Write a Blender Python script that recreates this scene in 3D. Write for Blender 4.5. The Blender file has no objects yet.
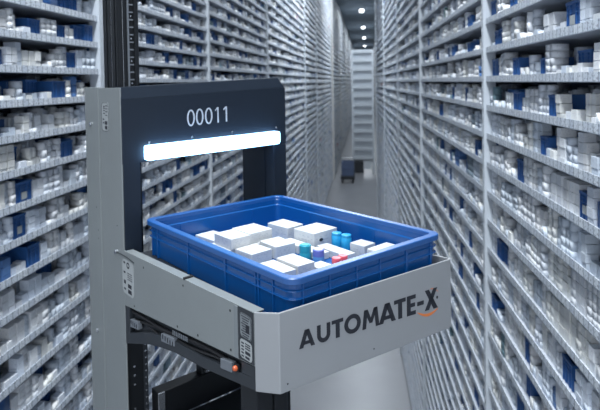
import bpy, bmesh, math, random
import numpy as np
from mathutils import Matrix, Vector
random.seed(7)
rng = np.random.default_rng(11)
scene = bpy.context.scene
COL = scene.collection
PI = math.pi
HC = 4.4                       # eye height above the floor
CEIL = 8.8

# ------------------------------------------------------------------ helpers
def link(o, parent=None):
    COL.objects.link(o)
    if parent is not None:
        o.parent = parent
    return o

def tag(o, label=None, cat=None, group=None, kind=None):
    if label: o['label'] = label
    if cat: o['category'] = cat
    if group: o['group'] = group
    if kind: o['kind'] = kind
    return o

def empty(name, loc=(0, 0, 0), rz=0.0):
    o = bpy.data.objects.new(name, None)
    o.empty_display_size = 0.1
    o.location = loc
    o.rotation_euler = (0, 0, rz)
    return link(o)

class MB:
    """collects shapes, then links them as one mesh object"""
    def __init__(self, off=(0, 0, 0)):
        self.bm = bmesh.new()
        self.off = Vector(off)
    def v(self, p):
        return self.bm.verts.new(Vector(p) + self.off)
    def face(self, pts):
        try:
            return self.bm.faces.new([self.v(p) for p in pts])
        except ValueError:
            return None
    def hexa(self, b, t):
        """b, t: four bottom and four top points, same order"""
        vb = [self.v(p) for p in b]; vt = [self.v(p) for p in t]
        self.bm.faces.new(vb[::-1]); self.bm.faces.new(vt)
        for i in range(4):
            j = (i + 1) % 4
            self.bm.faces.new([vb[i], vb[j], vt[j], vt[i]])
    def box(self, x0, x1, y0, y1, z0, z1):
        self.hexa([(x0, y0, z0), (x1, y0, z0), (x1, y1, z0), (x0, y1, z0)],
                  [(x0, y0, z1), (x1, y0, z1), (x1, y1, z1), (x0, y1, z1)])
    def prism(self, pts, d):
        """pts: planar outline, d: extrusion vector"""
        a = [self.v(p) for p in pts]
        b = [self.v(Vector(p) + Vector(d)) for p in pts]
        self.bm.faces.new(a[::-1]); self.bm.faces.new(b)
        n = len(pts)
        for i in range(n):
            j = (i + 1) % n
            self.bm.faces.new([a[i], a[j], b[j], b[i]])
    def cyl(self, c, axis, r, h, n=20, r2=None):
        axis = Vector(axis).normalized()
        q = Vector((0, 0, 1)).rotation_difference(axis)
        c = Vector(c)
        r2 = r if r2 is None else r2
        a = [self.v(c + q @ Vector((r * math.cos(2 * PI * i / n), r * math.sin(2 * PI * i / n), 0))) for i in range(n)]
        b = [self.v(c + q @ Vector((r2 * math.cos(2 * PI * i / n), r2 * math.sin(2 * PI * i / n), h))) for i in range(n)]
        self.bm.faces.new(a[::-1]); self.bm.faces.new(b)
        for i in range(n):
            j = (i + 1) % n
            self.bm.faces.new([a[i], a[j], b[j], b[i]])
    def tube(self, pts, r, n=8):
        pts = [Vector(p) for p in pts]
        rings = []
        for i, p in enumerate(pts):
            t = (pts[min(i + 1, len(pts) - 1)] - pts[max(i - 1, 0)]).normalized()
            q = Vector((0, 0, 1)).rotation_difference(t)
            rings.append([self.v(p + q @ Vector((r * math.cos(2 * PI * k / n), r * math.sin(2 * PI * k / n), 0))) for k in range(n)])
        for a, b in zip(rings, rings[1:]):
            for k in range(n):
                self.bm.faces.new([a[k], a[(k + 1) % n], b[(k + 1) % n], b[k]])
        self.bm.faces.new(rings[0][::-1]); self.bm.faces.new(rings[-1])
    def loft(self, rings, close_first=True, close_last=True):
        rs = [[self.v(p) for p in r] for r in rings]
        n = len(rs[0])
        for a, b in zip(rs, rs[1:]):
            for k in range(n):
                self.bm.faces.new([a[k], a[(k + 1) % n], b[(k + 1) % n], b[k]])
        if close_first: self.bm.faces.new(rs[0][::-1])
        if close_last: self.bm.faces.new(rs[-1])
    def lathe(self, c, prof, n=24):
        c = Vector(c)
        self.loft([[c + Vector((r * math.cos(2 * PI * k / n), r * math.sin(2 * PI * k / n), z)) for k in range(n)] for r, z in prof])
    def build(self, name, mat, parent=None, bevel=0.0, smooth=False, uv=False, seg=2):
        bmesh.ops.recalc_face_normals(self.bm, faces=self.bm.faces)
        me = bpy.data.meshes.new(name)
        if uv:
            l = self.bm.loops.layers.uv.new('UVMap')
            for f in self.bm.faces:
                n = f.normal
                ax = max(range(3), key=lambda i: abs(n[i]))
                i, j = [(1, 2), (0, 2), (0, 1)][ax]
                lo = [min(lp.vert.co[k] for lp in f.loops) for k in range(3)]
                hi = [max(lp.vert.co[k] for lp in f.loops) for k in range(3)]
                for lp in f.loops:
                    co = lp.vert.co
                    lp[l].uv = ((co[i] - lo[i]) / max(hi[i] - lo[i], 1e-6), (co[j] - lo[j]) / max(hi[j] - lo[j], 1e-6))
        self.bm.to_mesh(me); self.bm.free()
        me.materials.append(mat)
        if smooth:
            me.shade_smooth()
            try: me.set_sharp_from_angle(angle=math.radians(35))
            except Exception: pass
        o = bpy.data.objects.new(name, me)
        link(o, parent)
        if bevel:
            b = o.modifiers.new('bevel', 'BEVEL'); b.width = bevel; b.segments = seg; b.limit_method = 'ANGLE'
        return o

# ------------------------------------------------------------------ materials
def mat(name, color, rough=0.5, metal=0.0, emit=None, strength=0.0, noise=0.0, nscale=40, bump=0.0, spec=None):
    m = bpy.data.materials.new(name); m.use_nodes = True
    nt = m.node_tree; p = nt.nodes['Principled BSDF']
    p.inputs['Base Color'].default_value = (*color, 1)
    p.inputs['Roughness'].default_value = rough
    p.inputs['Metallic'].default_value = metal
    if spec is not None: p.inputs['Specular IOR Level'].default_value = spec
    if emit:
        p.inputs['Emission Color'].default_value = (*emit, 1)
        p.inputs['Emission Strength'].default_value = strength
    if noise or bump:
        tc = nt.nodes.new('ShaderNodeTexCoord')
        nz = nt.nodes.new('ShaderNodeTexNoise'); nz.inputs['Scale'].default_value = nscale
        nz.inputs['Detail'].default_value = 5
        nt.links.new(tc.outputs['Object'], nz.inputs['Vector'])
        if noise:
            mx = nt.nodes.new('ShaderNodeMix'); mx.data_type = 'RGBA'
            mx.inputs[6].default_value = (*[c * (1 - noise) for c in color], 1)
            mx.inputs[7].default_value = (*[min(1, c * (1 + noise)) for c in color], 1)
            nt.links.new(nz.outputs['Fac'], mx.inputs[0])
            nt.links.new(mx.outputs[2], p.inputs['Base Color'])
        if bump:
            bp = nt.nodes.new('ShaderNodeBump'); bp.inputs['Strength'].default_value = bump; bp.inputs['Distance'].default_value = 0.002
            nt.links.new(nz.outputs['Fac'], bp.inputs['Height'])
            nt.links.new(bp.outputs['Normal'], p.inputs['Normal'])
    return m

M = {}
M['grey'] = mat('painted_grey_steel', (0.25, 0.27, 0.27), 0.42, 0.2, noise=0.06, nscale=14)
M['plate'] = mat('brushed_plate', (0.38, 0.39, 0.40), 0.40, 0.25, noise=0.05, nscale=9)
M['navy'] = mat('dark_coated_steel', (0.013, 0.020, 0.032), 0.45, 0.0, noise=0.1, nscale=20, spec=0.3)
M['black'] = mat('black_anodised', (0.009, 0.011, 0.014), 0.4, 0.3)
M['charcoal'] = mat('charcoal_steel', (0.030, 0.035, 0.042), 0.45, 0.2)
M['rubber'] = mat('black_rubber', (0.010, 0.010, 0.012), 0.7)
M['steel'] = mat('bright_steel', (0.55, 0.57, 0.60), 0.25, 0.9)
M['blue'] = mat('blue_polypropylene', (0.004, 0.082, 0.29), 0.26, noise=0.05, nscale=12, spec=0.6)
M['rim'] = mat('blue_polypropylene_rim', (0.004, 0.082, 0.29), 0.40, noise=0.05, nscale=12, spec=0.9)
M['white_print'] = mat('white_print', (0.50, 0.54, 0.60), 0.5)
M['dark_print'] = mat('dark_print', (0.016, 0.018, 0.026), 0.5)
M['orange'] = mat('orange_print', (0.80, 0.23, 0.06), 0.5)
M['sticker'] = mat('sticker_white', (0.36, 0.38, 0.38), 0.5)
M['sticker_grey'] = mat('sticker_grey', (0.20, 0.22, 0.23), 0.5)
M['connector'] = mat('pale_plastic', (0.15, 0.165, 0.185), 0.5)
M['button'] = mat('amber_lens', (0.62, 0.12, 0.04), 0.3, emit=(1.0, 0.25, 0.08), strength=0.0)
M['bar'] = mat('led_diffuser', (0.9, 0.95, 1), 0.4, emit=(0.30, 0.62, 1.0), strength=7.5)
M['rackgrey'] = mat('rack_paint', (0.56, 0.60, 0.64), 0.5, noise=0.05, nscale=6)
M['rackback'] = mat('rack_back_sheet', (0.13, 0.16, 0.23), 0.7)
M['deck'] = mat('shelf_sheet', (0.52, 0.55, 0.60), 0.6)
M['cap_teal'] = mat('teal_plastic', (0.03, 0.36, 0.44), 0.35)
M['cap_violet'] = mat('violet_plastic', (0.16, 0.19, 0.55), 0.35)
M['bottle_white'] = mat('white_plastic', (0.60, 0.64, 0.68), 0.4)
M['label_blue'] = mat('pale_blue_label', (0.10, 0.28, 0.58), 0.4)
M['cyan'] = mat('cyan_label', (0.02, 0.33, 0.62), 0.35, noise=0.3, nscale=120)
M['crate'] = mat('faded_blue_plastic', (0.10, 0.14, 0.24), 0.6)
M['red'] = mat('red_plastic', (0.72, 0.10, 0.13), 0.4)
M['ceil'] = mat('ceiling_paint', (0.16, 0.20, 0.24), 0.8)
M['lamp'] = mat('lamp_diffuser', (0.9, 0.95, 1), 0.5, emit=(0.93, 0.97, 1.0), strength=7.0)
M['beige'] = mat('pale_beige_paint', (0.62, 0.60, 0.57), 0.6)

def floor_mat():
    m = mat('polished_concrete', (0.27, 0.28, 0.30), 0.32, 0.0, noise=0.16, nscale=1.3)
    return m
M['floor'] = floor_mat()

def carton_mat(name, source):
    """printed white card: the box's own tint, with rows of small print on each face"""
    m = bpy.data.materials.new(name); m.use_nodes = True
    nt = m.node_tree; N = nt.nodes; L = nt.links; p = N['Principled BSDF']
    p.inputs['Roughness'].default_value = 0.55
    if source == 'attr':
        t = N.new('ShaderNodeAttribute'); t.attribute_name = 'tint'; tint = t.outputs['Color']; rnd = t.outputs['Alpha']
    else:
        t = N.new('ShaderNodeObjectInfo'); tint = t.outputs['Color']; rnd = t.outputs['Random']
    uv = N.new('ShaderNodeUVMap')
    sep = N.new('ShaderNodeSeparateXYZ'); L.new(uv.outputs['UV'], sep.inputs[0])
    def math_(op, a, b=None, c=None):
        n = N.new('ShaderNodeMath'); n.operation = op
        for i, x in enumerate((a, b, c)):
            if x is None: continue
            if isinstance(x, (int, float)): n.inputs[i].default_value = x
            else: L.new(x, n.inputs[i])
        return n.outputs[0]
    comb = N.new('ShaderNodeCombineXYZ')
    L.new(math_('MULTIPLY', sep.outputs[0], 9.0), comb.inputs[0])
    L.new(math_('MULTIPLY', sep.outputs[1], 7.0), comb.inputs[1])
    L.new(math_('MULTIPLY', rnd, 137.0), comb.inputs[2])
    nz = N.new('ShaderNodeTexNoise'); nz.inputs['Scale'].default_value = 1.0; nz.inputs['Detail'].default_value = 2
    L.new(comb.outputs[0], nz.inputs['Vector'])
    inx = math_('MULTIPLY', math_('GREATER_THAN', sep.outputs[0], 0.08), math_('LESS_THAN', sep.outputs[0], 0.80))
    iny = math_('MULTIPLY', math_('GREATER_THAN', sep.outputs[1], 0.30), math_('LESS_THAN', sep.outputs[1], 0.82))
    ink = math_('MULTIPLY', math_('MULTIPLY', inx, iny), math_('GREATER_THAN', nz.outputs['Fac'], 0.56))
    lines = math_('GREATER_THAN', math_('SINE', math_('MULTIPLY', sep.outputs[1], 62.0)), -0.1)
    ink = math_('MULTIPLY', math_('MULTIPLY', ink, lines), 0.42 if source == 'attr' else 0.34)
    mx = N.new('ShaderNodeMix'); mx.data_type = 'RGBA'
    L.new(ink, mx.inputs[0]); L.new(tint, mx.inputs[6]); mx.inputs[7].default_value = (0.12, 0.16, 0.26, 1)
    L.new(mx.outputs[2], p.inputs['Base Color'])
    return m
M['carton_obj'] = carton_mat('printed_carton', 'obj')
M['carton_attr'] = carton_mat('printed_carton_rack', 'attr')

def rail_mat():
    """label rail: a row of white price labels with dark print along the shelf edge"""
    m = bpy.data.materials.new('label_rail'); m.use_nodes = True
    nt = m.node_tree; N = nt.nodes; L = nt.links; p = N['Principled BSDF']
    p.inputs['Roughness'].default_value = 0.45
    tc = N.new('ShaderNodeTexCoord')
    mp = N.new('ShaderNodeMapping'); mp.inputs['Rotation'].default_value = (PI / 2, 0, 0)
    L.new(tc.outputs['Object'], mp.inputs['Vector'])
    br = N.new('ShaderNodeTexBrick'); br.offset = 0.0
    br.inputs['Scale'].default_value = 1.0
    br.inputs['Brick Width'].default_value = 0.036; br.inputs['Row Height'].default_value = 0.5
    br.inputs['Mortar Size'].default_value = 0.0022
    br.inputs['Color1'].default_value = (0.70, 0.74, 0.78, 1); br.inputs['Color2'].default_value = (0.55, 0.60, 0.67, 1)
    br.inputs['Mortar'].default_value = (0.24, 0.28, 0.33, 1)
    L.new(mp.outputs[0], br.inputs['Vector'])
    nz = N.new('ShaderNodeTexNoise'); nz.inputs['Scale'].default_value = 130; nz.inputs['Detail'].default_value = 1
    L.new(tc.outputs['Object'], nz.inputs['Vector'])
    gt = N.new('ShaderNodeMath'); gt.operation = 'GREATER_THAN'; gt.inputs[1].default_value = 0.58
    L.new(nz.outputs['Fac'], gt.inputs[0])
    ml = N.new('ShaderNodeMath'); ml.operation = 'MULTIPLY'; ml.inputs[1].default_value = 0.55
    L.new(gt.outputs[0], ml.inputs[0])
    mx = N.new('ShaderNodeMix'); mx.data_type = 'RGBA'; mx.inputs[7].default_value = (0.10, 0.12, 0.16, 1)
    L.new(ml.outputs[0], mx.inputs[0]); L.new(br.outputs['Color'], mx.inputs[6])
    L.new(mx.outputs[2], p.inputs['Base Color'])
    return m
M['rail'] = rail_mat()

# ------------------------------------------------------------------ camera
F, PSI, PIT, ROL, CX, CY = 543.89417, 0.16317, -0.02556, 0.01774, 274.22509, 96.71946
def camrot():
    Rz = Matrix.Rotation(PSI, 3, 'Z'); Rx = Matrix.Rotation(PIT, 3, 'X'); Ry = Matrix.Rotation(ROL, 3, 'Y')
    return Rz @ Rx @ Ry
RC = camrot()                              # columns: right, forward, up
cam_d = bpy.data.cameras.new('camera')
cam = bpy.data.objects.new('camera', cam_d); link(cam)
right, fwd, up = RC.col[0], RC.col[1], RC.col[2]
cam.matrix_world = Matrix(((right[0], up[0], -fwd[0], 0), (right[1], up[1], -fwd[1], 0), (right[2], up[2], -fwd[2], HC), (0, 0, 0, 1)))
cam_d.sensor_width = 36.0
cam_d.lens = F / 600 * 36
cam_d.shift_x = (300 - CX) / 600
cam_d.shift_y = (CY - 205) / 600
cam_d.clip_start = 0.05; cam_d.clip_end = 400
cam_d.dof.use_dof = True
cam_d.dof.focus_distance = 1.14
cam_d.dof.aperture_fstop = 6.3
scene.camera = cam
def project(P):
    q = RC.transposed() @ (Vector(P) - Vector((0, 0, HC)))
    if q[1] <= 0.05: return None
    return CX + F * q[0] / q[1], CY - F * q[2] / q[1]

# ------------------------------------------------------------------ setting
FZ = 95.0
mb = MB(); mb.box(-14, 14, -8, FZ, -0.1, 0.0)
tag(mb.build('floor', M['floor']), kind='structure')
mb = MB(); mb.box(-14, 14, -8, FZ, CEIL, CEIL + 0.1)
tag(mb.build('ceiling', M['ceil']), kind='structure')
mb = MB(); mb.box(-14, 14, FZ, FZ + 0.1, 0, CEIL)
tag(mb.build('wall_end', M['beige']), kind='structure')

# ------------------------------------------------------------------ racks
class Bank:
    def __init__(self, yaw_deg, D, sgn):
        y = math.radians(yaw_deg)
        self.d = Vector((math.sin(y), math.cos(y), 0))
        self.n = Vector((self.d[1], -self.d[0], 0)) * sgn
        self.D = D; self.sgn = sgn
    def w(self, s, q, z):
        return self.d * s + self.n * (self.D + q) + Vector((0, 0, z))
    def mat3(self):
        return Matrix((self.d, self.n, Vector((0, 0, 1)))).transposed()
RB = Bank(-1.083, 0.70, 1)
LB = Bank(0.0, 1.39, -1)
RF = Bank(0.46, 0.74, 1)
LF = Bank(0.12, 1.40, -1)

def tiers(z0, dz, lo, hi):
    k0 = math.ceil((lo - z0) / dz); k1 = math.floor((hi - z0) / dz)
    return [z0 + k * dz for k in range(k0, k1 + 1)][::-1]     # top first, relative to the eye

LO, HI = -HC + 0.06, CEIL - HC - 0.12
bays = [  # bank, s0, s1, tier z0, spacing, lowest, highest, label
    (RB, 0.75, 3.07, -0.015, 0.152, -2.15, 0.75, 'first shelving bay on the right, nearest the camera, blue bins on its upper shelves'),
    (RB, 3.07, 5.87, -0.015, 0.152, -4.0, 1.3, 'second shelving bay along the right side of the aisle, between two grey uprights'),
    (RB, 5.87, 8.85, -0.015, 0.152, LO, 2.0, 'third shelving bay along the right side of the aisle, densely filled'),
    (RB, 8.85, 12.67, -0.015, 0.152, LO, 2.9, 'fourth shelving bay along the right side of the aisle, narrow in view'),
    (RB, 12.67, 17.05, -0.015, 0.152, LO, 3.9, 'fifth shelving bay along the right side, just before the pale far racks'),
    (LB, 1.15, 2.75, 0.2, 0.1405, -1.9, 0.85, 'first shelving bay on the left, at the photo edge behind the grey column'),
    (LB, 2.75, 4.82, 0.130, 0.1145, -2.6, 1.1, 'second shelving bay on the left, seen through the lit portal and above its header'),
    (LB, 4.82, 7.92, 0.130, 0.128, -3.3, 1.8, 'third shelving bay on the left, above the right end of the dark header'),
    (LB, 7.92, 13.15, 0.134, 0.150, LO, 2.9, 'fourth shelving bay on the left, long bay right of the dark header'),
    (LB, 13.15, 16.45, 0.134, 0.160, LO, 3.6, 'fifth shelving bay along the left side of the aisle'),
    (LB, 16.45, 24.0, 0.134, 0.175, LO, HI, 'sixth shelving bay on the left, last before the pale far racks'),
    (LF, 24.4, 32.0, 0.1, 0.20, LO, HI, 'pale far shelving bay on the left, nearest of the far left bays'),
    (LF, 32.0, 44.0, 0.1, 0.26, LO, HI, 'pale far shelving bay on the left, second of the far left bays'),
    (LF, 44.0, 62.0, 0.1, 0.36, LO, HI, 'pale far shelving bay on the left, third of the far left bays'),
    (LF, 62.0, 90.0, 0.1, 0.50, LO, HI, 'pale far shelving bay on the left, deepest beside the last ceiling lights'),
    (RF, 17.5, 26.0, 0.1, 0.20, LO, HI, 'pale far shelving bay on the right, nearest of the far right bays'),
    (RF, 26.0, 40.0, 0.1, 0.26, LO, HI, 'pale far shelving bay on the right, second of the far right bays'),
    (RF, 40.0, 60.0, 0.1, 0.36, LO, HI, 'pale far shelving bay on the right, third of the far right bays'),
    (RF, 60.0, 90.0, 0.1, 0.50, LO, HI, 'pale far shelving bay on the right, deepest beside the last ceiling lights'),
]
DEPTH = 0.42
WHITES = [(0.86, 0.88, 0.90), (0.80, 0.82, 0.85), (0.90, 0.90, 0.90), (0.74, 0.78, 0.84), (0.86, 0.86, 0.83), (0.64, 0.70, 0.77), (0.76, 0.82, 0.90)]
ODD = [(0.45, 0.05, 0.05), (0.07, 0.20, 0.17), (0.62, 0.40, 0.40), (0.10, 0.22, 0.48), (0.22, 0.28, 0.33), (0.30, 0.42, 0.50), (0.16, 0.26, 0.30)]
ORD = ['zeroth', 'first', 'second', 'third', 'fourth', 'fifth', 'sixth', 'seventh', 'eighth', 'ninth', 'tenth', 'eleventh', 'twelfth', 'thirteenth',
       'fourteenth', 'fifteenth', 'sixteenth', 'seventeenth', 'eighteenth', 'nineteenth', 'twentieth']
TENS = {20: 'twenty', 30: 'thirty', 40: 'forty', 50: 'fifty', 60: 'sixty', 70: 'seventy', 80: 'eighty'}
def ordinal(n):
    if n <= 20: return ORD[n]
    t = n // 10 * 10
    return TENS[t] + '-' + ORD[n - t] if n % 10 else TENS[t][:-1] + 'ieth'

cartons, bins = [], []      # dict(bank,s,q,z,w,d,h,tint,bay,tier,stack,layer,nlay)
for bi, (B, s0, s1, z0, dz, lo, hi, lab) in enumerate(bays):
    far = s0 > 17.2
    root = empty('shelving_bay', B.w(s0, 0, 0))
    r3 = B.mat3()
    yaw = math.atan2(B.d[1], B.d[0])
    root.rotation_euler = (0, 0, yaw)
    tag(root, lab, 'shelving', 'far shelving bays' if far else 'shelving bays along the aisle')
    sy = -B.sgn                        # local +y is left of the direction d; depth runs to the bank's own side
    ln = s1 - s0
    ts = tiers(z0, dz, lo, hi)
    zt, zb = (HI + HC if far or hi >= HI else ts[0] + HC + dz + 0.1), 0.0
    pw = 0.045 if not far else 0.16
    def yy(a, b): return (min(sy * a, sy * b), max(sy * a, sy * b))
    # uprights
    ends = [ln]
    if bi in (0, 5, 11, 15): ends = [pw, ln]
    for e in ends:
        for (qa, qb) in ((-0.012, 0.05), (DEPTH - 0.05, DEPTH)):
            mb = MB(); y0, y1 = yy(qa, qb)
            mb.box(e - pw + 0.002, e - 0.002, y0, y1, zb, zt)
            if not far and qa < 0 and s1 < 6:
                yf = sy * qa
                for kz in np.arange(zb + 0.05, zt, 0.05):
                    mb.box(e - pw / 2 - 0.004, e - pw / 2 + 0.004, min(yf, yf - sy * 0.0012), max(yf, yf - sy * 0.0012), kz, kz + 0.018)
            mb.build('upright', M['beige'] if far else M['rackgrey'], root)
    y0, y1 = yy(DEPTH, DEPTH + 0.006)
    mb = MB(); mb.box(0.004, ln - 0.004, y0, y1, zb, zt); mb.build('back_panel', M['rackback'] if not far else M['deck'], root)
    # shelves: one mesh shared by every shelf of the bay
    rh = min(0.031, dz * 0.23) if not far else dz * 0.33
    mb = MB()
    y0, y1 = yy(0.003, DEPTH - 0.052); mb.box(0.003, ln - pw, y0, y1, 0.002, 0.010)
    first = mb.build('shelf', M['deck'], root)
    mb = MB(); y0, y1 = yy(0.0, 0.003)
    mb.box(0.003, ln - pw, y0, y1, 0.0, rh)
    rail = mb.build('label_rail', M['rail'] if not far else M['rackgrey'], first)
    for k, z in enumerate(ts):
        if k == 0:
            sh = first
        else:
            sh = first.copy(); COL.objects.link(sh); sh.parent = root
            rr = rail.copy(); COL.objects.link(rr); rr.parent = sh
        sh.location = (0, 0, z + HC)
        # goods on this shelf
        top = dz - 0.014
        if s1 < 9:
            sb = s1 - pw - 0.01
            while sb > s0 + pw + 0.1:
                wb = 0.03 + 0.03 * rng.random(); hb = top * (0.45 + 0.45 * rng.random())
                if rng.random() < 0.75:
                    cartons.append(dict(B=B, s=sb - wb / 2, q=0.285, z=z + HC + 0.0105, w=wb - 0.003, d=0.07, h=hb, t=WHITES[rng.integers(len(WHITES))], bay=bi, tier=k, st=0, ly=0, nl=1, back=True))
                sb -= wb
        near = s0 < 5.5
        s = s1 - pw - 0.006                  # from the far upright towards the camera
        smin = s0 + (pw + 0.012 if bi in (0, 5, 11, 15) else 0.012)
        st = 0; again = False
        scl = 1.0 if near else (1.7 if s0 < 9 else (3.0 if s0 < 17.2 else 7.0))
        pblue = (0.46 if z > -0.25 else 0.10) if s1 < 3.2 else (0.20 if z > -0.3 else 0.09)
        if s0 > 8: pblue = 0.06
        if B is LB and s0 < 2: pblue = 0.45 if z > -0.32 else 0.10
        while s > smin + 0.03:
            r = rng.random()
            q0 = 0.010 + 0.016 * rng.random()
            if (r < pblue or (again and r < 0.45)) and s - smin > 0.14 and dz < 0.19:
                again = not again
                w = 0.085 + 0.045 * rng.random(); h = min(0.078 + 0.03 * rng.random(), top - 0.008)
                qq = q0 + 0.012
                small = rng.random() < 0.5
                if small:
                    qq = q0 + 0.075
                    ss = s
                    while ss > s - w + 0.028:
                        st += 1
                        wl = min(0.03 + 0.025 * rng.random(), ss - (s - w))
                        hl = 0.032 + 0.02 * rng.random()
                        cartons.append(dict(B=B, s=ss - wl / 2, q=q0, z=z + HC + 0.0105, w=wl - 0.004, d=0.04, h=hl, t=WHITES[rng.integers(len(WHITES))], bay=bi, tier=k, st=st, ly=0, nl=1))
                        ss -= wl
                bins.append(dict(B=B, s=s - w / 2, q=qq, z=z + HC + 0.0105, w=(w - 0.006) / 1.07, d=0.15, h=h, bay=bi, tier=k))
                s -= w
            elif r < pblue + 0.05:
                again = False
                s -= (0.012 + 0.02 * rng.random()) * scl
            else:
                w = min((0.027 + 0.026 * rng.random()) * scl, s - smin)
                run = 1 if rng.random() < 0.5 else int(rng.integers(2, 4))
                hh = min((0.024 + 0.022 * rng.random()) * (1 if near else 1.3), top - 0.01)
                if scl > 2: hh = top * (0.50 + 0.28 * rng.random())
                nmax = max(1, int((top - 0.006) / hh))
                col = WHITES[rng.integers(len(WHITES))]
                if rng.random() < 0.05: col = ODD[rng.integers(len(ODD)) if rng.random() < 0.25 else 3 + rng.integers(4)]
                for _ in range(run):
                    if s - w < smin: break
                    st += 1
                    nl = max(1, nmax - (0 if rng.random() < 0.72 else int(rng.integers(1, 3))))
                    dd = (0.034 + 0.024 * rng.random()) * (1 if near else 1.6)
                    shade = 0.74 + 0.26 * rng.random()
                    for ly in range(nl):
                        cartons.append(dict(B=B, s=s - w / 2, q=q0 + 0.004 * rng.random(), z=z + HC + 0.0105 + ly * (hh + 0.0004), w=w - 0.0045, d=dd, h=hh - 0.0016, t=tuple(c * shade for c in col), bay=bi, tier=k, st=st, ly=ly, nl=nl))
                    if near and rng.random() < 0.8:
                        hb = top * (0.5 + 0.4 * rng.random())
                        cartons.append(dict(B=B, s=s - w / 2, q=0.115, z=z + HC + 0.0105, w=w - 0.004, d=0.05, h=hb, t=WHITES[rng.integers(len(WHITES))], bay=bi, tier=k, st=0, ly=0, nl=1, back=True))
                    s -= w
                    q0 += 0.002

# which of them show largest
def poly_in(x, y, P):
    c = False; n = len(P)
    for i in range(n):
        x1, y1 = P[i]; x2, y2 = P[(i + 1) % n]
        if (y1 > y) != (y2 > y) and x < (x2 - x1) * (y - y1) / (y2 - y1) + x1: c = not c
    return c
OCC = [[(85, 86), (120, 87), (143, 150), (143, 260), (128, 345), (150, 410), (94, 410)], [(103, 0), (138, 0), (138, 90), (103, 90)], [(118, 86), (285, 76), (286, 145), (120, 162)],
       [(122, 247), (148, 216), (278, 192), (438, 234), (453, 258), (453, 328), (286, 394), (255, 390), (123, 344)], [(242, 140), (286, 140), (286, 200), (242, 200)]]
def seen(b):
    B = b['B']
    c = project(B.w(b['s'], b['q'], b['z'] + b['h'] / 2))
    if c is None: return 0
    x, y = c
    if not (2 < x < 598 and 2 < y < 408): return 0
    if any(poly_in(x, y, P) for P in OCC): return 0
    a = project(B.w(b['s'] - b['w'] / 2, b['q'], b['z'])); d = project(B.w(b['s'] + b['w'] / 2, b['q'], b['z'] + b['h']))
    lid = b['z'] - HC
    return abs((a[0] - d[0])) * F * b['h'] / (Vector(B.w(b['s'], 0, b['z'])) - Vector((0, 0, HC))).length
for lst, kmax in ((cartons, 300), (bins, 190)):
    for b in lst: b['area'] = 0 if b.get('back') else seen(b)
    o = sorted(range(len(lst)), key=lambda i: -lst[i]['area'])
    for rank, i in enumerate(o): lst[i]['own'] = rank < kmax and lst[i]['area'] > 0

SIDE = {0: 'first right bay', 1: 'second right bay', 2: 'third right bay', 3: 'fourth right bay', 4: 'fifth right bay', 5: 'first left bay', 6: 'second left bay', 7: 'third left bay',
        8: 'fourth left bay', 9: 'fifth left bay', 10: 'sixth left bay'}
topt = {}                            # topmost shelf of each bay with goods in view
for b in cartons + bins:
    if b['area'] > 0: topt[b['bay']] = min(topt.get(b['bay'], 999), b['tier'])

def unit_box(name, m, bev=0.0):
    mb = MB(); mb.box(-0.5, 0.5, 0, 1, 0, 1)
    o = mb.build(name, m, uv=True)
    me = o.data; bpy.data.objects.remove(o); return me
carton_me = unit_box('carton', M['carton_obj'])
def tone(t):
    r, g, b = t
    if r > 0.3 and g < 0.12: return 'red'
    if r > 0.55 and g < 0.5: return 'pink'
    if g > r * 1.8 and g >= b: return 'dark green'
    if b > 0.4 and b > r * 3: return 'blue'
    if r < 0.35: return 'blue-grey'
    if b - r > 0.08: return 'bluish white'
    if r > 0.84: return 'bright white'
    if r - b > 0.01: return 'cream'
    return 'white'
def bank_rot(B): return math.atan2(B.d[1], B.d[0])
# group stacks per shelf so that ordinals count what stands there
ncart = 0
for b in cartons:
    if not b['own']: continue
    o = bpy.data.objects.new('medicine_carton', carton_me); COL.objects.link(o)
    B = b['B']
    o.location = B.w(b['s'], b['q'], b['z'])
    o.rotation_euler = (0, 0, bank_rot(B))
    # unit mesh: y 0..1 is depth away from the aisle
    o.scale = (b['w'], -B.sgn * b['d'], b['h'])
    o.color = (*b['t'], 1)
    lay = 'single' if b['nl'] == 1 else ('topmost' if b['ly'] == b['nl'] - 1 else ('bottom' if b['ly'] == 0 else ORD[b['ly'] + 1] + '-up'))
    tag(o, f"{lay} {tone(b['t'])} carton, {ordinal(b['st'])} stack from far upright, {ordinal(b['tier'] - topt[b['bay']] + 1)} shelf down, {SIDE[b['bay']]}", 'carton',
        'medicine cartons on the ' + SIDE[b['bay']])

def rack_bin_mesh():
    mb = MB()
    t = 0.03
    mb.box(-0.5, 0.5, 0, t, 0, 1); mb.box(-0.5, 0.5, 1 - t, 1, 0, 1)
    mb.box(-0.5, -0.5 + t * 1.4, t, 1 - t, 0, 1); mb.box(0.5 - t * 1.4, 0.5, t, 1 - t, 0, 1)
    mb.box(-0.5, 0.5, t, 1 - t, 0, 0.03)
    for x in (-0.46, -0.2, 0.2, 0.46): mb.box(x - 0.02, x + 0.02, -0.03, 0.0, 0.03, 0.9)
    for z in (0.62, 0.78): mb.box(-0.5, 0.5, -0.025, 0.0, z, z + 0.035)
    mb.box(-0.53, 0.53, -0.035, 0.0, 0.9, 1.0)
    o = mb.build('rack_bin_mesh', M['rackblue']); me = o.data; bpy.data.objects.remove(o); return me
M['rackblue'] = mat('rack_blue_plastic', (0.026, 0.105, 0.30), 0.45, noise=0.1, nscale=9)
bin_me = rack_bin_mesh()
def card_mesh():
    mb = MB(); mb.box(-0.16, 0.16, -0.05, -0.03, 0.25, 0.55)
    o = mb.build('x', M['sticker']); me = o.data; bpy.data.objects.remove(o); return me
card_me = card_mesh()
count = {}
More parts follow.
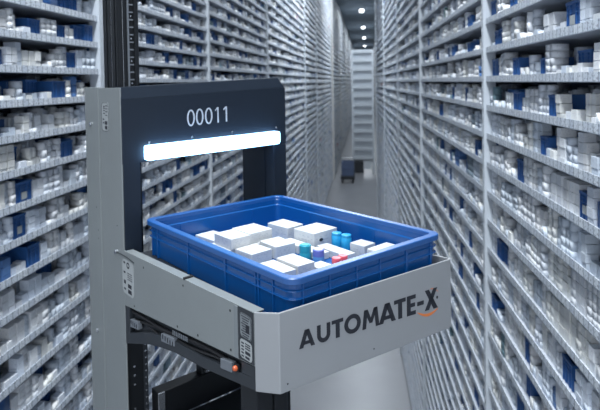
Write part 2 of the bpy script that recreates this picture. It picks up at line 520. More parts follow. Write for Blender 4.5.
for b in sorted([b for b in bins if b['own']], key=lambda b: (b['bay'], b['tier'], -b['s'])):
    o = bpy.data.objects.new('rack_bin', bin_me); COL.objects.link(o)
    B = b['B']
    o.location = B.w(b['s'], b['q'], b['z']); o.rotation_euler = (0, 0, bank_rot(B))
    o.scale = (b['w'], -B.sgn * b['d'], b['h'])
    key = (b['bay'], b['tier']); count[key] = count.get(key, 0) + 1
    if b['area'] > 250 and rng.random() < 0.5:
        c = bpy.data.objects.new('label_card', card_me); link(c, o); c['label'] = 'white label card'
    tag(o, f"blue plastic storage bin, {ordinal(count[key])} bin from far upright, {ordinal(b['tier'] - topt[b['bay']] + 1)} shelf down, {SIDE[b['bay']]}", 'bin',
        'blue bins on the ' + SIDE[b['bay']])

# everything else that stands in the racks: one mass of cartons, one of bins
def mass(name, lst, m, label, cat, tint=True):
    n = len(lst)
    unit = np.array([(-.5, 0, 0), (.5, 0, 0), (.5, 1, 0), (-.5, 1, 0), (-.5, 0, 1), (.5, 0, 1), (.5, 1, 1), (-.5, 1, 1)])
    fac = np.array([(0, 1, 5, 4), (1, 2, 6, 5), (2, 3, 7, 6), (3, 0, 4, 7), (4, 5, 6, 7), (3, 2, 1, 0)])
    d = np.array([b['B'].d for b in lst]); nn = np.array([b['B'].n for b in lst])
    base = np.array([b['B'].w(b['s'], b['q'], b['z']) for b in lst])
    sz = np.array([(b['w'], b['d'], b['h']) for b in lst])
    sg = np.array([b['B'].sgn for b in lst])
    L = unit[None] * sz[:, None]
    V = base[:, None] + L[..., 0:1] * d[:, None] + L[..., 1:2] * nn[:, None]
    V[..., 2] += L[..., 2]
    Fc = fac[None] + 8 * np.arange(n)[:, None, None]
    flip = sg > 0
    Fc[flip] = Fc[flip][:, :, ::-1]
    me = bpy.data.meshes.new(name)
    me.vertices.add(n * 8); me.vertices.foreach_set('co', V.reshape(-1).astype(np.float32))
    me.loops.add(n * 24); me.loops.foreach_set('vertex_index', Fc.reshape(-1).astype(np.int32))
    me.polygons.add(n * 6); me.polygons.foreach_set('loop_start', np.arange(0, n * 24, 4, dtype=np.int32))
    uvl = me.uv_layers.new(name='UVMap')
    uv = np.array([(0, 0), (1, 0), (1, 1), (0, 1)], float)
    U = np.tile(uv[None, None], (n, 6, 1, 1))
    U[flip] = U[flip][:, :, ::-1]
    uvl.data.foreach_set('uv', U.reshape(-1).astype(np.float32))
    if tint:
        at = me.attributes.new('tint', 'FLOAT_COLOR', 'POINT')
        c = np.ones((n, 8, 4)); c[..., :3] = np.array([b['t'] for b in lst])[:, None]; c[..., 3] = rng.random(n)[:, None]
        at.data.foreach_set('color', c.reshape(-1).astype(np.float32))
    me.update(calc_edges=True); me.validate()
    me.materials.append(m)
    o = bpy.data.objects.new(name, me); COL.objects.link(o)
    tag(o, label, cat, kind='stuff')
mass('stacked_cartons', [b for b in cartons if not b['own']], M['carton_attr'], 'small white cartons filling the many more distant shelves of both racks', 'cartons')
rest = [b for b in bins if not b['own']]
if rest: mass('distant_rack_bins', rest, M['rackblue'], 'small blue bins scattered on the more distant rack shelves', 'bins', tint=False)
print('cartons', len(cartons), 'bins', len(bins), 'own', sum(b['own'] for b in bins))

# ------------------------------------------------------------------ far end of the aisle
yA = math.radians(0.46); dA = Vector((math.sin(yA), math.cos(yA), 0)); nA = Vector((dA[1], -dA[0], 0))
def aisle(s, t, z=0): p = dA * s + nA * t; return (p[0], p[1], z)
def place(name, s, t):
    return empty(name, aisle(s, t), -yA)
t = place('transfer_rack', 26.0, -0.26)
tag(t, 'tall grey rack standing across the far end of the aisle', 'rack')
for x in (-0.47, 0.47):
    mb = MB(); mb.box(x - 0.05, x + 0.05, 0, 0.4, 0, 5.9); mb.build('upright', M['rackgrey'], t)
zz = 0.7; shl = None
while zz < 5.9:
    if shl is None:
        mb = MB(); mb.box(-0.42, 0.42, 0.05, 0.219, 0, 0.12); shl = mb.build('shelf', M['rackgrey'], t); o = shl
    else:
        o = shl.copy(); COL.objects.link(o); o.parent = t
    o.location = (0, 0, zz); zz += 0.42
mb = MB(); mb.box(-0.42, 0.42, 0.22, 0.24, 0.5, 5.9); mb.build('back_panel', M['rackgrey'], t)
mb = MB(); mb.box(0.0, 0.36, -0.02, 0.0, 0.25, 0.62); o = mb.build('access_hatch', M['bottle_white'], t); o['label'] = 'white square hatch'
mb = MB(); mb.box(-0.42, 0.0, 0.0, 0.4, 0.05, 0.6); mb.build('base_cabinet', M['charcoal'], t)
t = place('transport_cart', 24.0, -0.92)
tag(t, 'low dark cart carrying blue crates on the floor at the aisle end', 'cart')
mb = MB(); mb.box(-0.3, 0.3, -0.4, 0.4, 0.16, 0.3); mb.build('platform', M['charcoal'], t, bevel=0.02)
for x in (-0.22, 0.22):
    for y in (-0.3, 0.3):
        mb = MB(); mb.cyl((x - 0.03, y, 0.08), (1, 0, 0), 0.08, 0.06); mb.build('wheel', M['rubber'], t)
mb = MB(); mb.tube([(-0.27, 0.38, 0.3), (-0.27, 0.38, 1.0), (0.27, 0.38, 1.0), (0.27, 0.38, 0.3)], 0.02); mb.build('handle', M['steel'], t)
for k, z in enumerate((0.301, 0.602)):
    mb = MB()
    for a in (((-0.26, 0.26, -0.33, -0.31)), ((-0.26, 0.26, 0.31, 0.33)), ((-0.26, -0.24, -0.31, 0.31)), ((0.24, 0.26, -0.31, 0.31))): mb.box(*a, 0, 0.29)
    mb.box(-0.26, 0.26, -0.33, 0.33, 0, 0.02); mb.box(-0.28, 0.28, -0.35, -0.33, 0.25, 0.29)
    o = mb.build('blue_crate', M['crate']); o.location = aisle(24.0, -0.92, z); o.rotation_euler = (0, 0, -yA)
    tag(o, ('lower' if k == 0 else 'upper') + ' blue crate on the low cart at the aisle end', 'crate', 'crates on the cart')

# ceiling lights: fixtures one after another above the aisle's middle line
LSTR = 470
names = ['nearest ceiling light in view, largest bright panel above the aisle', 'second ceiling light from the near end of the row', 'middle one of the five ceiling lights in the row',
         'fourth ceiling light from the near end of the row', 'farthest and smallest ceiling light in the row']
for i, s in enumerate([-0.5, 10.8, 22.3, 33.7, 44.3, 54.8, 67.5, 79.8]):
    p = aisle(s, -0.33, 0)
    if i >= 3:
        t = empty('ceiling_light', (p[0], p[1], CEIL - 0.14), -yA)
        tag(t, names[i - 3], 'ceiling light', 'row of ceiling lights')
        mb = MB(); mb.box(-0.15, 0.15, -0.45, 0.45, 0.06, 0.1395); mb.build('housing', M['rackgrey'], t)
        mb = MB(); mb.box(-0.12, 0.12, -0.41, 0.41, 0.0, 0.059); mb.build('diffuser', M['lamp'], t)
    ld = bpy.data.lights.new('ceiling_lamp', 'AREA'); ld.shape = 'RECTANGLE'; ld.size = 0.6; ld.size_y = 5.0
    ld.energy = LSTR * (1.0 if i < 2 else (0.6 if i == 2 else 0.35)); ld.color = (0.86, 0.93, 1.0)
    lo_ = bpy.data.objects.new('ceiling_lamp', ld); link(lo_)
    lo_.location = (p[0], p[1], CEIL - 0.2); lo_.rotation_euler = (0, 0, -yA)

# ------------------------------------------------------------------ the storage and retrieval machine
TH = 0.83661
O = Vector((-0.13509, 0.98012, HC - 0.36))           # front corner of the bin rim
E1 = Vector((math.cos(TH), math.sin(TH), 0)); E2 = Vector((-math.sin(TH), math.cos(TH), 0))
MU, MV = -0.02, 0.70                                    # mast base in machine coordinates
ZR = O[2]
bp = O + E1 * MU + E2 * MV
rob = empty('storage_retrieval_machine', (bp[0], bp[1], 0), TH)
tag(rob, 'grey and black lift machine with lit portal, number 00011, tray under the blue bin', 'machine')
OFF = (-MU, -MV, ZR)
def mm(): return MB(OFF)

# mast: black extrusion with grooves, toothed rack on its face
m0, m1, n0, n1 = -0.050, 0.0125, 0.655, 0.750
mb = mm(); zb, zt = -ZR + 0.02, CEIL - ZR - 0.02
mb.box(m0 + 0.004, m1 - 0.004, n0 + 0.004, n1, zb, zt)
for (a, b) in ((0.655, 0.663), (0.672, 0.690), (0.700, 0.718), (0.728, 0.750)):
    mb.box(m0, m0 + 0.004, a, b, zb, zt)
for (a, b) in ((m0 + 0.004, -0.036), (0.0005, m1)):
    mb.box(a, b, n0 - 0.001, n0 + 0.004, zb, zt)
mb.box(-0.032, -0.024, n0, n0 + 0.004, zb, zt)
mast = mb.build('mast', M['black'], rob, bevel=0.0008)
mb = mm(); mb.box(-0.0345, -0.0335, n0 - 0.003, n0 + 0.004, zb, zt); mb.box(m0 - 0.0008, m0, 0.6905, 0.692, zb, zt)
mb.build('edge_trim', M['steel'], mast)
mb = mm()
z = -0.2
while z < 1.6:
    mb.box(-0.0135, -0.0025, n0 - 0.0015, n0 + 0.0035, z, z + 0.0035)
    z += 0.0205
mb.box(-0.019, -0.0145, n0 - 0.0005, n0 + 0.004, -0.2, 1.6)
mb.build('toothed_rack', M['connector'], mast)
mb = mm(); z = -0.2
while z < 1.6:
    mb.cyl((-0.0085, n0 + 0.0035, z + 0.012), (0, -1, 0), 0.0022, 0.0025, 8); z += 0.0615
mb.build('bolt_row', M['steel'], mast)
mb = mm(); mb.box(m0 - 0.03, m1 + 0.04, n0 - 0.03, n1 + 0.03, -ZR, -ZR + 0.02); mb.build('base_plate', M['charcoal'], rob)
mb = mm(); mb.box(-0.0525, 0.0105, 0.640, 0.6535, -1.2, -0.228)
cov = mb.build('mast_cover', M['black'], rob, bevel=0.001)
mb = mm(); mb.box(-0.0030, 0.0100, 0.6385, 0.6398, -1.2, -0.230)
stp = mb.build('perforated_strip', M['charcoal'], cov)
mb = mm(); z = -1.19
while z < -0.24:
    mb.cyl((0.0035, 0.6384, z), (0, -1, 0), 0.0028, 0.0008, 10); z += 0.0185
mb.build('strip_holes', M['steel'], stp)
for dz_ in (0, -0.025, -0.050, -0.118):
    mb = mm(); mb.cyl((-0.030, 0.6398, -0.409 + dz_), (0, -1, 0), 0.0032, 0.002, 10); mb.build('bolt', M['steel'], cov)

# side column of folded grey sheet
mb = mm(); zt = 0.354; zb = -ZR + 0.02
mb.box(-0.060, -0.056, 0.620, 0.768, zb, zt)
mb.box(-0.058, -0.054, 0.768, 0.778, zb, zt)
mb.box(-0.060, -0.056, 0.778, 0.880, zb, zt + 0.002)
mb.box(-0.060, -0.010, 0.880, 0.884, zb, zt + 0.002)
mb.box(-0.056, -0.012, 0.768, 0.880, zt - 0.004, zt)
col = mb.build('side_column', M['grey'], rob, bevel=0.0012)
mb = mm()
mb.bm.free()
for (v, z) in ((0.8373, 0.248), (0.8244, -0.364)):
    mb = mm(); mb.cyl((-0.0595, v, z), (-1, 0, 0), 0.0062, 0.004, 16); mb.cyl((-0.0625, v, z), (-1, 0, 0), 0.0035, 0.003, 6)
    mb.build('bolt', M['steel'], col)
for (v, z) in ((0.80, -0.06), (0.80, -0.085), (0.81, 0.005), (0.66, -0.02)):
    mb = mm(); mb.cyl((-0.0597, v, z), (-1, 0, 0), 0.0022, 0.0005, 10); mb.build('rivet', M['black'], col)
# pictogram sticker: rounded outline, small symbols
def rrect(cv, cz, w, h, r, n=6):
    P = []
    for (sx, sz, a0) in ((1, 1, 0), (-1, 1, 90), (-1, -1, 180), (1, -1, 270)):
        for i in range(n + 1):
            a = math.radians(a0 + 90 * i / n)
            P.append((cv + sx * (w / 2 - r) + r * math.cos(a), cz + sz * (h / 2 - r) + r * math.sin(a)))
    return P
def sticker(cv, cz, w, h, marks, parent, name, u=-0.0601, bg=None):
    mb = mm()
    mb.prism([(u, a, b) for a, b in rrect(cv, cz, w, h, min(w, h) * 0.2)], (-0.0004, 0, 0))
    st = mb.build(name, M[bg or 'sticker'], parent)
    mb = mm()
    for mk in marks:
        if mk[0] == 'r':
            _, a, b, c, d = mk
            mb.box(u - 0.0008, u - 0.0004, cv - a * w - c * w / 2, cv - a * w + c * w / 2, cz + b * h - d * h / 2, cz + b * h + d * h / 2)
        elif mk[0] == 'o':
            _, a, b, r = mk
            n = 20
            for i in range(n):
                p0, p1 = 2 * PI * i / n, 2 * PI * (i + 1) / n
                mb.prism([(u - 0.0004, cv - a * w + rr * math.cos(p), cz + b * h + rr * math.sin(p)) for rr, p in ((r, p0), (r, p1), (r * 0.55, p1), (r * 0.55, p0))], (-0.0004, 0, 0))
        elif mk[0] == 'outline':
            P = rrect(cv, cz, w * 0.96, h * 0.98, min(w, h) * 0.2); Q = rrect(cv, cz, w * 0.9, h * 0.95, min(w, h) * 0.18)
            for i in range(len(P)):
                j = (i + 1) % len(P)
                mb.prism([(u - 0.0004, *P[i]), (u - 0.0004, *P[j]), (u - 0.0004, *Q[j]), (u - 0.0004, *Q[i])], (-0.0004, 0, 0))
    mb.build('symbols', M['dark_print'], st)
mk = [('outline',)] + [('r', -0.12, b, 0.22, 0.035) for b in (0.36, 0.30, 0.22, 0.12)] + [('r', 0.2, b, 0.25, 0.03) for b in (0.38, 0.28, 0.18, 0.06)] + \
     [('r', 0.14, -0.20, 0.34, 0.12), ('r', 0.14, -0.36, 0.34, 0.12), ('r', -0.22, -0.08, 0.16, 0.05), ('r', -0.22, -0.2, 0.16, 0.05)]
sticker(0.7255, 0.273, 0.050, 0.082, mk, col, 'instruction_sticker')

# portal: header panel with its number, left and right uprights, light bar
V0 = 0.618
mb = mm()
mb.hexa([(-0.058, V0, 0.150), (0.506, V0, 0.160), (0.506, V0 + 0.05, 0.160), (-0.058, V0 + 0.05, 0.150)],
        [(-0.058, V0, 0.3225), (0.506, V0, 0.3445), (0.506, V0 + 0.05, 0.3445), (-0.058, V0 + 0.05, 0.3225)])
mb.hexa([(-0.058, V0, 0.3225), (0.5035, V0, 0.3444), (0.5035, V0 + 0.05, 0.3444), (-0.058, V0 + 0.05, 0.3225)],
        [(-0.058, V0 + 0.010, 0.3555), (0.484, V0 + 0.010, 0.3765), (0.484, V0 + 0.05, 0.3765), (-0.058, V0 + 0.05, 0.3555)])
head = mb.build('header_panel', M['navy'], rob, bevel=0.0012)
mb = mm()
for (u, z) in ((0.0189, 0.2032), (0.1534, 0.2079), (0.2928, 0.2124), (0.4649, 0.2147)):
    mb = mm(); mb.cyl((u, V0, z), (0, -1, 0), 0.0032, 0.0016, 14); mb.build('panel_screw', M['steel'], head)
mb = mm(); mb.box(0.5045, 0.5085, V0 + 0.004, V0 + 0.05, 0.17, 0.338); mb.box(0.497, 0.5045, V0 + 0.02, V0 + 0.04, 0.3445, 0.356); mb.build('end_bracket', M['black'], head)

def letters(mb, shapes, quad, u_plane_axis, depth):
    """shapes: polygons in the unit square; quad(x, y) -> point; depth: extrusion vector"""
    for P in shapes: mb.prism([quad(x, y) for x, y in P], depth)
def ring(cx, cy, rx, ry, tx, ty, a0=0, a1=360, n=28):
    out = []
    for i in range(n):
        p, q = math.radians(a0 + (a1 - a0) * i / n), math.radians(a0 + (a1 - a0) * (i + 1) / n)
        out.append([(cx + rx * math.cos(p), cy + ry * math.sin(p)), (cx + rx * math.cos(q), cy + ry * math.sin(q)),
                    (cx + (rx - tx) * math.cos(q), cy + (ry - ty) * math.sin(q)), (cx + (rx - tx) * math.cos(p), cy + (ry - ty) * math.sin(p))])
    return out
ONE = [[(0.56, 0), (0.86, 0), (0.86, 1), (0.56, 1)], [(0.56, 1), (0.05, 0.87), (0.05, 0.77), (0.56, 0.895)]]
ZERO = ring(0.5, 0.5, 0.5, 0.52, 0.18, 0.095)
mb = mm()
for (u0, u1, zl, zh, sh) in ((0.1383, 0.1640, 0.2395, 0.2855, ZERO), (0.1675, 0.1930, 0.2411, 0.2874, ZERO), (0.1980, 0.2240, 0.2420, 0.2886, ZERO), (0.2330, 0.2478, 0.2432, 0.2892, ONE), (0.2625, 0.2780, 0.2448, 0.2905, ONE)):
    letters(mb, sh, lambda x, y: (u0 + x * (u1 - u0), V0 - 0.0002, zl + y * (zh - zl) + x * 0.0012), 0, (0, -0.0006, 0))
mb.build('number_lettering', M['white_print'], head)

mb = mm()
zc0, zc1 = 0.1765, 0.1835
P = rrect(0.0, 0.0, 0.46, 0.040, 0.006)
q = lambda a, b, v: (0.2335 + a, v, 0.1800 + b + 0.0175 * a)
rings = [[q(a, b, V0 - 0.001) for a, b in P], [q(a, b, V0 - 0.020) for a, b in P], [q(a * 0.992, b * 0.8, V0 - 0.0245) for a, b in P]]
mb.loft(rings)
bar = mb.build('light_bar', M['bar'], rob)
bar.data.transform(Matrix.Identity(4))

mb = mm()
mb.box(-0.056, -0.0085, V0, V0 + 0.028, -0.17, 0.152)
mb.box(-0.0085, -0.0055, V0 + 0.004, V0 + 0.028, -0.17, 0.152)
mb.build('left_upright', M['navy'], rob, bevel=0.001)
mb = mm()
mb.box(0.4535, 0.506, V0, V0 + 0.045, -0.30, 0.159)
mb.box(0.4535, 0.506, V0 + 0.050, V0 + 0.175, -0.30, 0.159)
mb.box(0.4575, 0.500, V0 + 0.045, V0 + 0.050, -0.30, 0.159)
mb.build('right_upright', M['navy'], rob, bevel=0.0015)

# tray: left side sheet, folded front plate, right sheet, deck
mb = mm()
mb.prism([(-0.060, 0.6195, -0.0785), (-0.060, 0.037, -0.0575), (-0.060, 0.037, -0.158), (-0.060, 0.6195, -0.2262)], (0.004, 0, 0))
mb.hexa([(-0.060, 0.037, -0.0605), (-0.036, 0.037, -0.0605), (-0.036, 0.6135, -0.0815), (-0.060, 0.6135, -0.0815)],
        [(-0.060, 0.037, -0.0575), (-0.036, 0.037, -0.0575), (-0.036, 0.6135, -0.0785), (-0.060, 0.6135, -0.0785)])
side = mb.build('side_sheet', M['grey'], rob, bevel=0.0012)
mb = mm()
for (v, z) in ((0.30, -0.0825), (0.50, -0.094), (0.24, -0.172), (0.33, -0.184), (0.115, -0.079), (0.115, -0.156), (0.56, -0.21)):
    mb = mm(); mb.cyl((-0.0598, v, z), (-1, 0, 0), 0.0026, 0.0006, 10); mb.build('rivet', M['black'], side)
mb = mm(); mb.cyl((-0.061, 0.294, -0.0652), (1, 0.05, 0), 0.0032, 0.022, 12)
mb.build('latch_pin', M['rubber'], side)
# rubber clip at the corner of the sheet and the column
mb = mm(); mb.tube([(-0.0612, 0.668, -0.094), (-0.0615, 0.640, -0.092), (-0.0615, 0.60, -0.0915), (-0.0612, 0.555, -0.096)], 0.0011, 6); mb.build('ground_wire', M['charcoal'], side)
mb = mm(); mb.cyl((-0.0595, 0.6726, -0.0943), (-1, 0, 0), 0.006, 0.004, 12); mb.build('bolt', M['steel'], side)
mk = [('o', 0.02, 0.36, 0.0085), ('r', -0.30, 0.40, 0.14, 0.05), ('r', -0.3, 0.12, 0.14, 0.05), ('r', 0.15, 0.14, 0.4, 0.015), ('r', 0.15, 0.08, 0.4, 0.015), ('r', 0.15, 0.02, 0.4, 0.015), ('r', 0.15, -0.04, 0.4, 0.015),
      ('r', -0.28, -0.16, 0.16, 0.10), ('r', 0.14, -0.22, 0.3, 0.11), ('r', 0.14, -0.38, 0.3, 0.11), ('r', -0.28, -0.36, 0.16, 0.05)]
sticker(0.595, -0.146, 0.072, 0.092, mk, side, 'safety_sticker', bg='sticker')
mb = mm()
mb.prism([(-0.0605, 0.100, -0.0625), (-0.0605, 0.0875, -0.0620), (-0.0605, 0.0875, -0.162), (-0.0605, 0.100, -0.163)], (-0.0015, 0, 0))
mb.build('end_seal', M['sticker_grey'], side)
mb = mm()
mb.prism([(-0.0603, 0.0868, -0.0605), (-0.0603, 0.038, -0.0588), (-0.0603, 0.038, -0.156), (-0.0603, 0.0868, -0.161)], (-0.0006, 0, 0))
mb.build('end_strip', M['charcoal'], side)
sticker(0.0625, -0.0920, 0.038, 0.046, [('outline',)] + [('r', 0.0, 0.38 - 0.1 * i, 0.7 - 0.12 * (i % 3), 0.035) for i in range(9)] + [('r', 0.18, -0.05, 0.3, 0.3)], side, 'rating_plate', u=-0.0612, bg='sticker_grey')
sticker(0.0620, -0.1365, 0.038, 0.036, [('r', -0.28, 0.3 - 0.17 * i, 0.2, 0.07) for i in range(5)] + [('r', 0.15, 0.34 - 0.12 * i, 0.42, 0.05) for i in range(3)] + [('r', 0.15, -0.12, 0.42, 0.16), ('r', 0.12, -0.36, 0.34, 0.12)],
        side, 'warning_plate', u=-0.0612)

mb = mm()
Tk = 0.004
pts = [(-0.0603, 0.0365, -0.0572, -0.204), (-0.047, -0.020, -0.0445, -0.1895), (0.472, -0.020, -0.0612, -0.2235), (0.480, -0.012, -0.0622, -0.222), (0.480, 0.045, -0.0655, -0.214)]
inn = [(-0.0563, 0.0375), (-0.044, -0.016), (0.470, -0.016), (0.476, -0.010), (0.476, 0.045)]
ov = [[mb.v((a, b, c)), mb.v((a, b, d))] for a, b, c, d in pts]
iv = [[mb.v((x, y, p[2])), mb.v((x, y, p[3]))] for (x, y), p in zip(inn, pts)]
f = mb.bm.faces.new
for i in range(len(pts) - 1):
    f([ov[i][0], ov[i + 1][0], ov[i + 1][1], ov[i][1]]); f([iv[i][1], iv[i + 1][1], iv[i + 1][0], iv[i][0]])
    f([ov[i][0], iv[i][0], iv[i + 1][0], ov[i + 1][0]]); f([ov[i][1], ov[i + 1][1], iv[i + 1][1], iv[i][1]])
for i in (0, -1): f([ov[i][0], ov[i][1], iv[i][1], iv[i][0]])
front = mb.build('front_plate', M['plate'], rob, bevel=0.0015)
for (u, z) in ((0.20, -0.187), (-0.030, -0.176)):
    mb = mm(); mb.cyl((u, -0.0199, z), (0, -1, 0), 0.0017, 0.0006, 10); mb.build('rivet', M['charcoal'], front)
mb = mm(); mb.box(0.4745, 0.4785, 0.047, 0.6165, -0.19, -0.075); mb.build('right_sheet', M['grey'], rob)

# lettering on the front plate
S_ = 0.25
A_ = [[(0, 0), (0.25, 0), (0.62, 1), (0.36, 1)], [(0.75, 0), (1, 0), (0.64, 1), (0.38, 1)], [(0.2, 0.17), (0.8, 0.17), (0.74, 0.36), (0.26, 0.36)]]
U_ = [[(0, 0.42), (0.27, 0.42), (0.27, 1), (0, 1)], [(0.73, 0.42), (1, 0.42), (1, 1), (0.73, 1)]] + ring(0.5, 0.43, 0.5, 0.45, 0.27, 0.24, 180, 360, 18)
T_ = [[(0, 0.80), (1, 0.80), (1, 1), (0, 1)], [(0.34, 0), (0.68, 0), (0.68, 0.8), (0.34, 0.8)]]
O_ = ring(0.5, 0.5, 0.5, 0.52, 0.225, 0.23, n=36)
M_ = [[(0.0, 0), (0.21, 0), (0.31, 1), (0.11, 1)], [(0.79, 0), (1, 0), (0.89, 1), (0.69, 1)], [(0.11, 1), (0.32, 1), (0.60, 0.25), (0.42, 0.25)], [(0.89, 1), (0.68, 1), (0.40, 0.25), (0.58, 0.25)]]
E_ = [[(0, 0), (0.42, 0), (0.42, 1), (0, 1)], [(0.42, 0), (1, 0), (1, 0.2), (0.42, 0.2)], [(0.42, 0.4), (0.92, 0.4), (0.92, 0.6), (0.42, 0.6)], [(0.42, 0.8), (1, 0.8), (1, 1), (0.42, 1)]]
D_ = [[(0, 0.36), (1, 0.36), (1, 0.56), (0, 0.56)]]
X_ = [[(0.0, 0), (0.32, 0), (0.97, 1), (0.66, 1)], [(0.66, 0), (1.0, 0), (0.33, 1), (0.02, 1)]]
ul = [-0.002, 0.037, 0.0425, 0.0767, 0.0807, 0.1118, 0.1145, 0.1614, 0.1658, 0.2171, 0.2156, 0.2699, 0.265, 0.3035, 0.3076, 0.3383, 0.3437, 0.3671, 0.3708, 0.4196]
base = lambda u: -0.1229 - 0.0915 * u
topz = lambda u: -0.0908 - 0.0555 * u
mb = mm()
for k, sh in enumerate([A_, U_, T_, O_, M_, A_, T_, E_, D_, X_]):
    u0, u1 = ul[2 * k], ul[2 * k + 1]
    letters(mb, sh, lambda x, y: (u0 + x * (u1 - u0), -0.0202, base(u0 + x * (u1 - u0)) * (1 - y) + topz(u0 + x * (u1 - u0)) * y), 0, (0, -0.0004, 0))
mb.cyl((0.4175, -0.0202, -0.1375), (0, -1, 0), 0.0035, 0.0004, 12)
mb.build('name_lettering', M['dark_print'], front)
mb = mm()
n = 18
for i in range(n):
    def cres(tt):
        u = 0.343 + tt * 0.078
        mid = -0.1525 - 0.011 * tt - 0.0105 * math.sin(PI * tt)
        wd = 0.0029 * math.sin(PI * min(1, max(0, tt))) ** 0.7 + 0.0003
        return u, mid, wd
    a, b = cres(i / n), cres((i + 1) / n)
    mb.prism([(a[0], -0.0202, a[1] - a[2]), (b[0], -0.0202, b[1] - b[2]), (b[0], -0.0202, b[1] + b[2]), (a[0], -0.0202, a[1] + a[2])], (0, -0.0003, 0))
for i in range(8):
    def top(tt): return 0.392 + 0.030 * tt, -0.1125 - 0.013 * tt + 0.004 * math.sin(PI * tt)
    a, b = top(i / 8), top((i + 1) / 8); w_ = 0.0007
    mb.prism([(a[0], -0.0202, a[1] - w_), (b[0], -0.0202, b[1] - w_), (b[0], -0.0202, b[1] + w_), (a[0], -0.0202, a[1] + w_)], (0, -0.0003, 0))
o = mb.build('emblem_arc', M['orange'], front); o['label'] = 'orange arc under the letter X'

mb = mm(); mb.box(-0.0420, 0.4735, -0.0140, 0.6155, -0.104, -0.0925)
mb.build('tray_deck', M['charcoal'], rob)
mb = mm()
mb.bm.free()
for k in range(7):
    mb = mm(); mb.cyl((0.0, 0.06 + 0.08 * k, -0.0992), (1, 0, 0), 0.006, 0.46, 12); mb.build('roller', M['steel'], rob)

# bracket below the side sheet: outer web, recess with cables and plugs
mb = mm()
W = [(0.6268, -0.2263), (0.6268, -0.3312), (0.4734, -0.2780), (0.40, -0.2605), (0.3443, -0.2490), (0.2218, -0.2347), (0.0385, -0.2030), (0.0385, -0.1585)]
mb.prism([(-0.046, a, b) for a, b in W], (0.004, 0, 0))
# front flanges: lower band and end cheek stand proud of the recess
lo1 = [(0.6195, -0.3285), (0.4734, -0.2780), (0.40, -0.2605), (0.3443, -0.2490), (0.2218, -0.2347), (0.0385, -0.2030)]
hi1 = [(0.6195, -0.300), (0.4734, -0.2480), (0.40, -0.2330), (0.3443, -0.2230), (0.2218, -0.2120), (0.0385, -0.1800)]
for i in range(5):
    mb.prism([(-0.0595, *lo1[i]), (-0.0595, *lo1[i + 1]), (-0.0595, *hi1[i + 1]), (-0.0595, *hi1[i])], (0.0135, 0, 0))
mb.prism([(-0.0595, 0.6195, -0.2265), (-0.0595, 0.592, -0.2235), (-0.0595, 0.592, -0.2900), (-0.0595, 0.6195, -0.300)], (0.0135, 0, 0))
mb.prism([(-0.0595, 0.080, -0.1645), (-0.0595, 0.0385, -0.1590), (-0.0595, 0.0385, -0.1800), (-0.0595, 0.080, -0.1865)], (0.0135, 0, 0))
rail_ = mb.build('support_bracket', M['charcoal'], rob)
mb = mm()
for (r, zo, a, b) in ((0.0035, -0.016, 0.585, 0.10), (0.0028, -0.026, 0.57, 0.16), (0.0022, -0.036, 0.50, 0.22)):
    pts_ = []
    for i in range(15):
        tt = i / 14; v = a + (b - a) * tt
        zz = -0.2262 + (0.6195 - v) * (0.0682 / 0.5825) + zo + 0.004 * math.sin(tt * 9 + zo * 300)
        pts_.append((-0.0525, v, zz))
    mb.tube(pts_, r)
mb.build('cable', M['rubber'], rail_)
def plug(name, m_, v0, v1, z0, z1, slope=0.17):
    mb = mm(); c = (v0 + v1) / 2
    mb.prism([(-0.0615, v, z - (v - c) * slope) for v, z in ((v0, z0), (v1, z0), (v1, z1), (v0, z1))], (0.012, 0, 0))
    return mb.build(name, m_, rail_, bevel=0.001)
pl = plug('cable_plug', M['connector'], 0.538, 0.586, -0.268, -0.248)
mb = mm()
for k in range(4): mb.box(-0.0625, -0.0614, 0.545 + 0.011 * k, 0.547 + 0.011 * k, -0.262, -0.252)
mb.build('pin_slots', M['black'], pl)
pl = plug('terminal_block', M['connector'], 0.345, 0.410, -0.241, -0.222)
mb = mm()
for k in range(5): mb.box(-0.0625, -0.0614, 0.351 + 0.012 * k, 0.353 + 0.012 * k, -0.237, -0.226)
mb.build('pin_slots', M['black'], pl)
plug('relay', M['connector'], 0.112, 0.152, -0.203, -0.183)
mb = mm()
for k in range(9): mb.box(-0.0607, -0.0600, 0.285 + 0.008 * k, 0.289 + 0.008 * k, -0.2030 - 0.117 * 0.008 * k, -0.1925 - 0.117 * 0.008 * k)
o = mb.build('bar_code', M['connector'], rail_)
mb = mm(); mb.cyl((-0.0595, 0.093, -0.1815), (-1, 0, 0), 0.0085, 0.004, 20); mb.build('button_ring', M['black'], rail_)
mb = MB(); mb.lathe((0, 0, 0), [(0.0052, 0), (0.005, 0.004), (0.004, 0.006), (0.001, 0.0068)])
b_ = mb.build('signal_button', M['button'], rail_, smooth=True)
b_.data.transform(Matrix.Translation(Vector((-0.0635, 0.093, -0.1815)) + Vector(OFF)) @ Matrix.Rotation(-PI / 2, 4, 'Y'))

# frame below the tray
mb = mm(); mb.box(0.0195, 0.4530, 0.600, 0.640, -0.57, -0.487)
beam = mb.build('cross_beam', M['black'], rob, bevel=0.002)
mb = mm(); mb.box(0.018, 0.038, 0.594, 0.600, -1.2, -0.485); mb.build('guide_strip', M['steel'], rob, bevel=0.001)
mb = mm(); mb.box(0.042, 0.40, 0.50, 0.596, -1.1, -0.568); mb.build('drive_cover', M['charcoal'], rob, bevel=0.004)
mb = mm(); mb.box(0.160, 0.4525, 0.604, 0.636, -0.487, -0.20); mb.build('drive_housing', M['black'], rob, bevel=0.003)
mb = mm(); mb.tube([(0.172, 0.594, -0.474), (0.218, 0.594, -0.478)], 0.0035); mb.cyl((0.168, 0.594, -0.4735), (1, 0, 0), 0.005, 0.006, 10); mb.build('tie_rod', M['steel'], rob)
mb = mm(); mb.box(-0.044, 0.470, 0.0, 0.60, -0.150, -0.1045); mb.build('tray_underside', M['black'], rob)
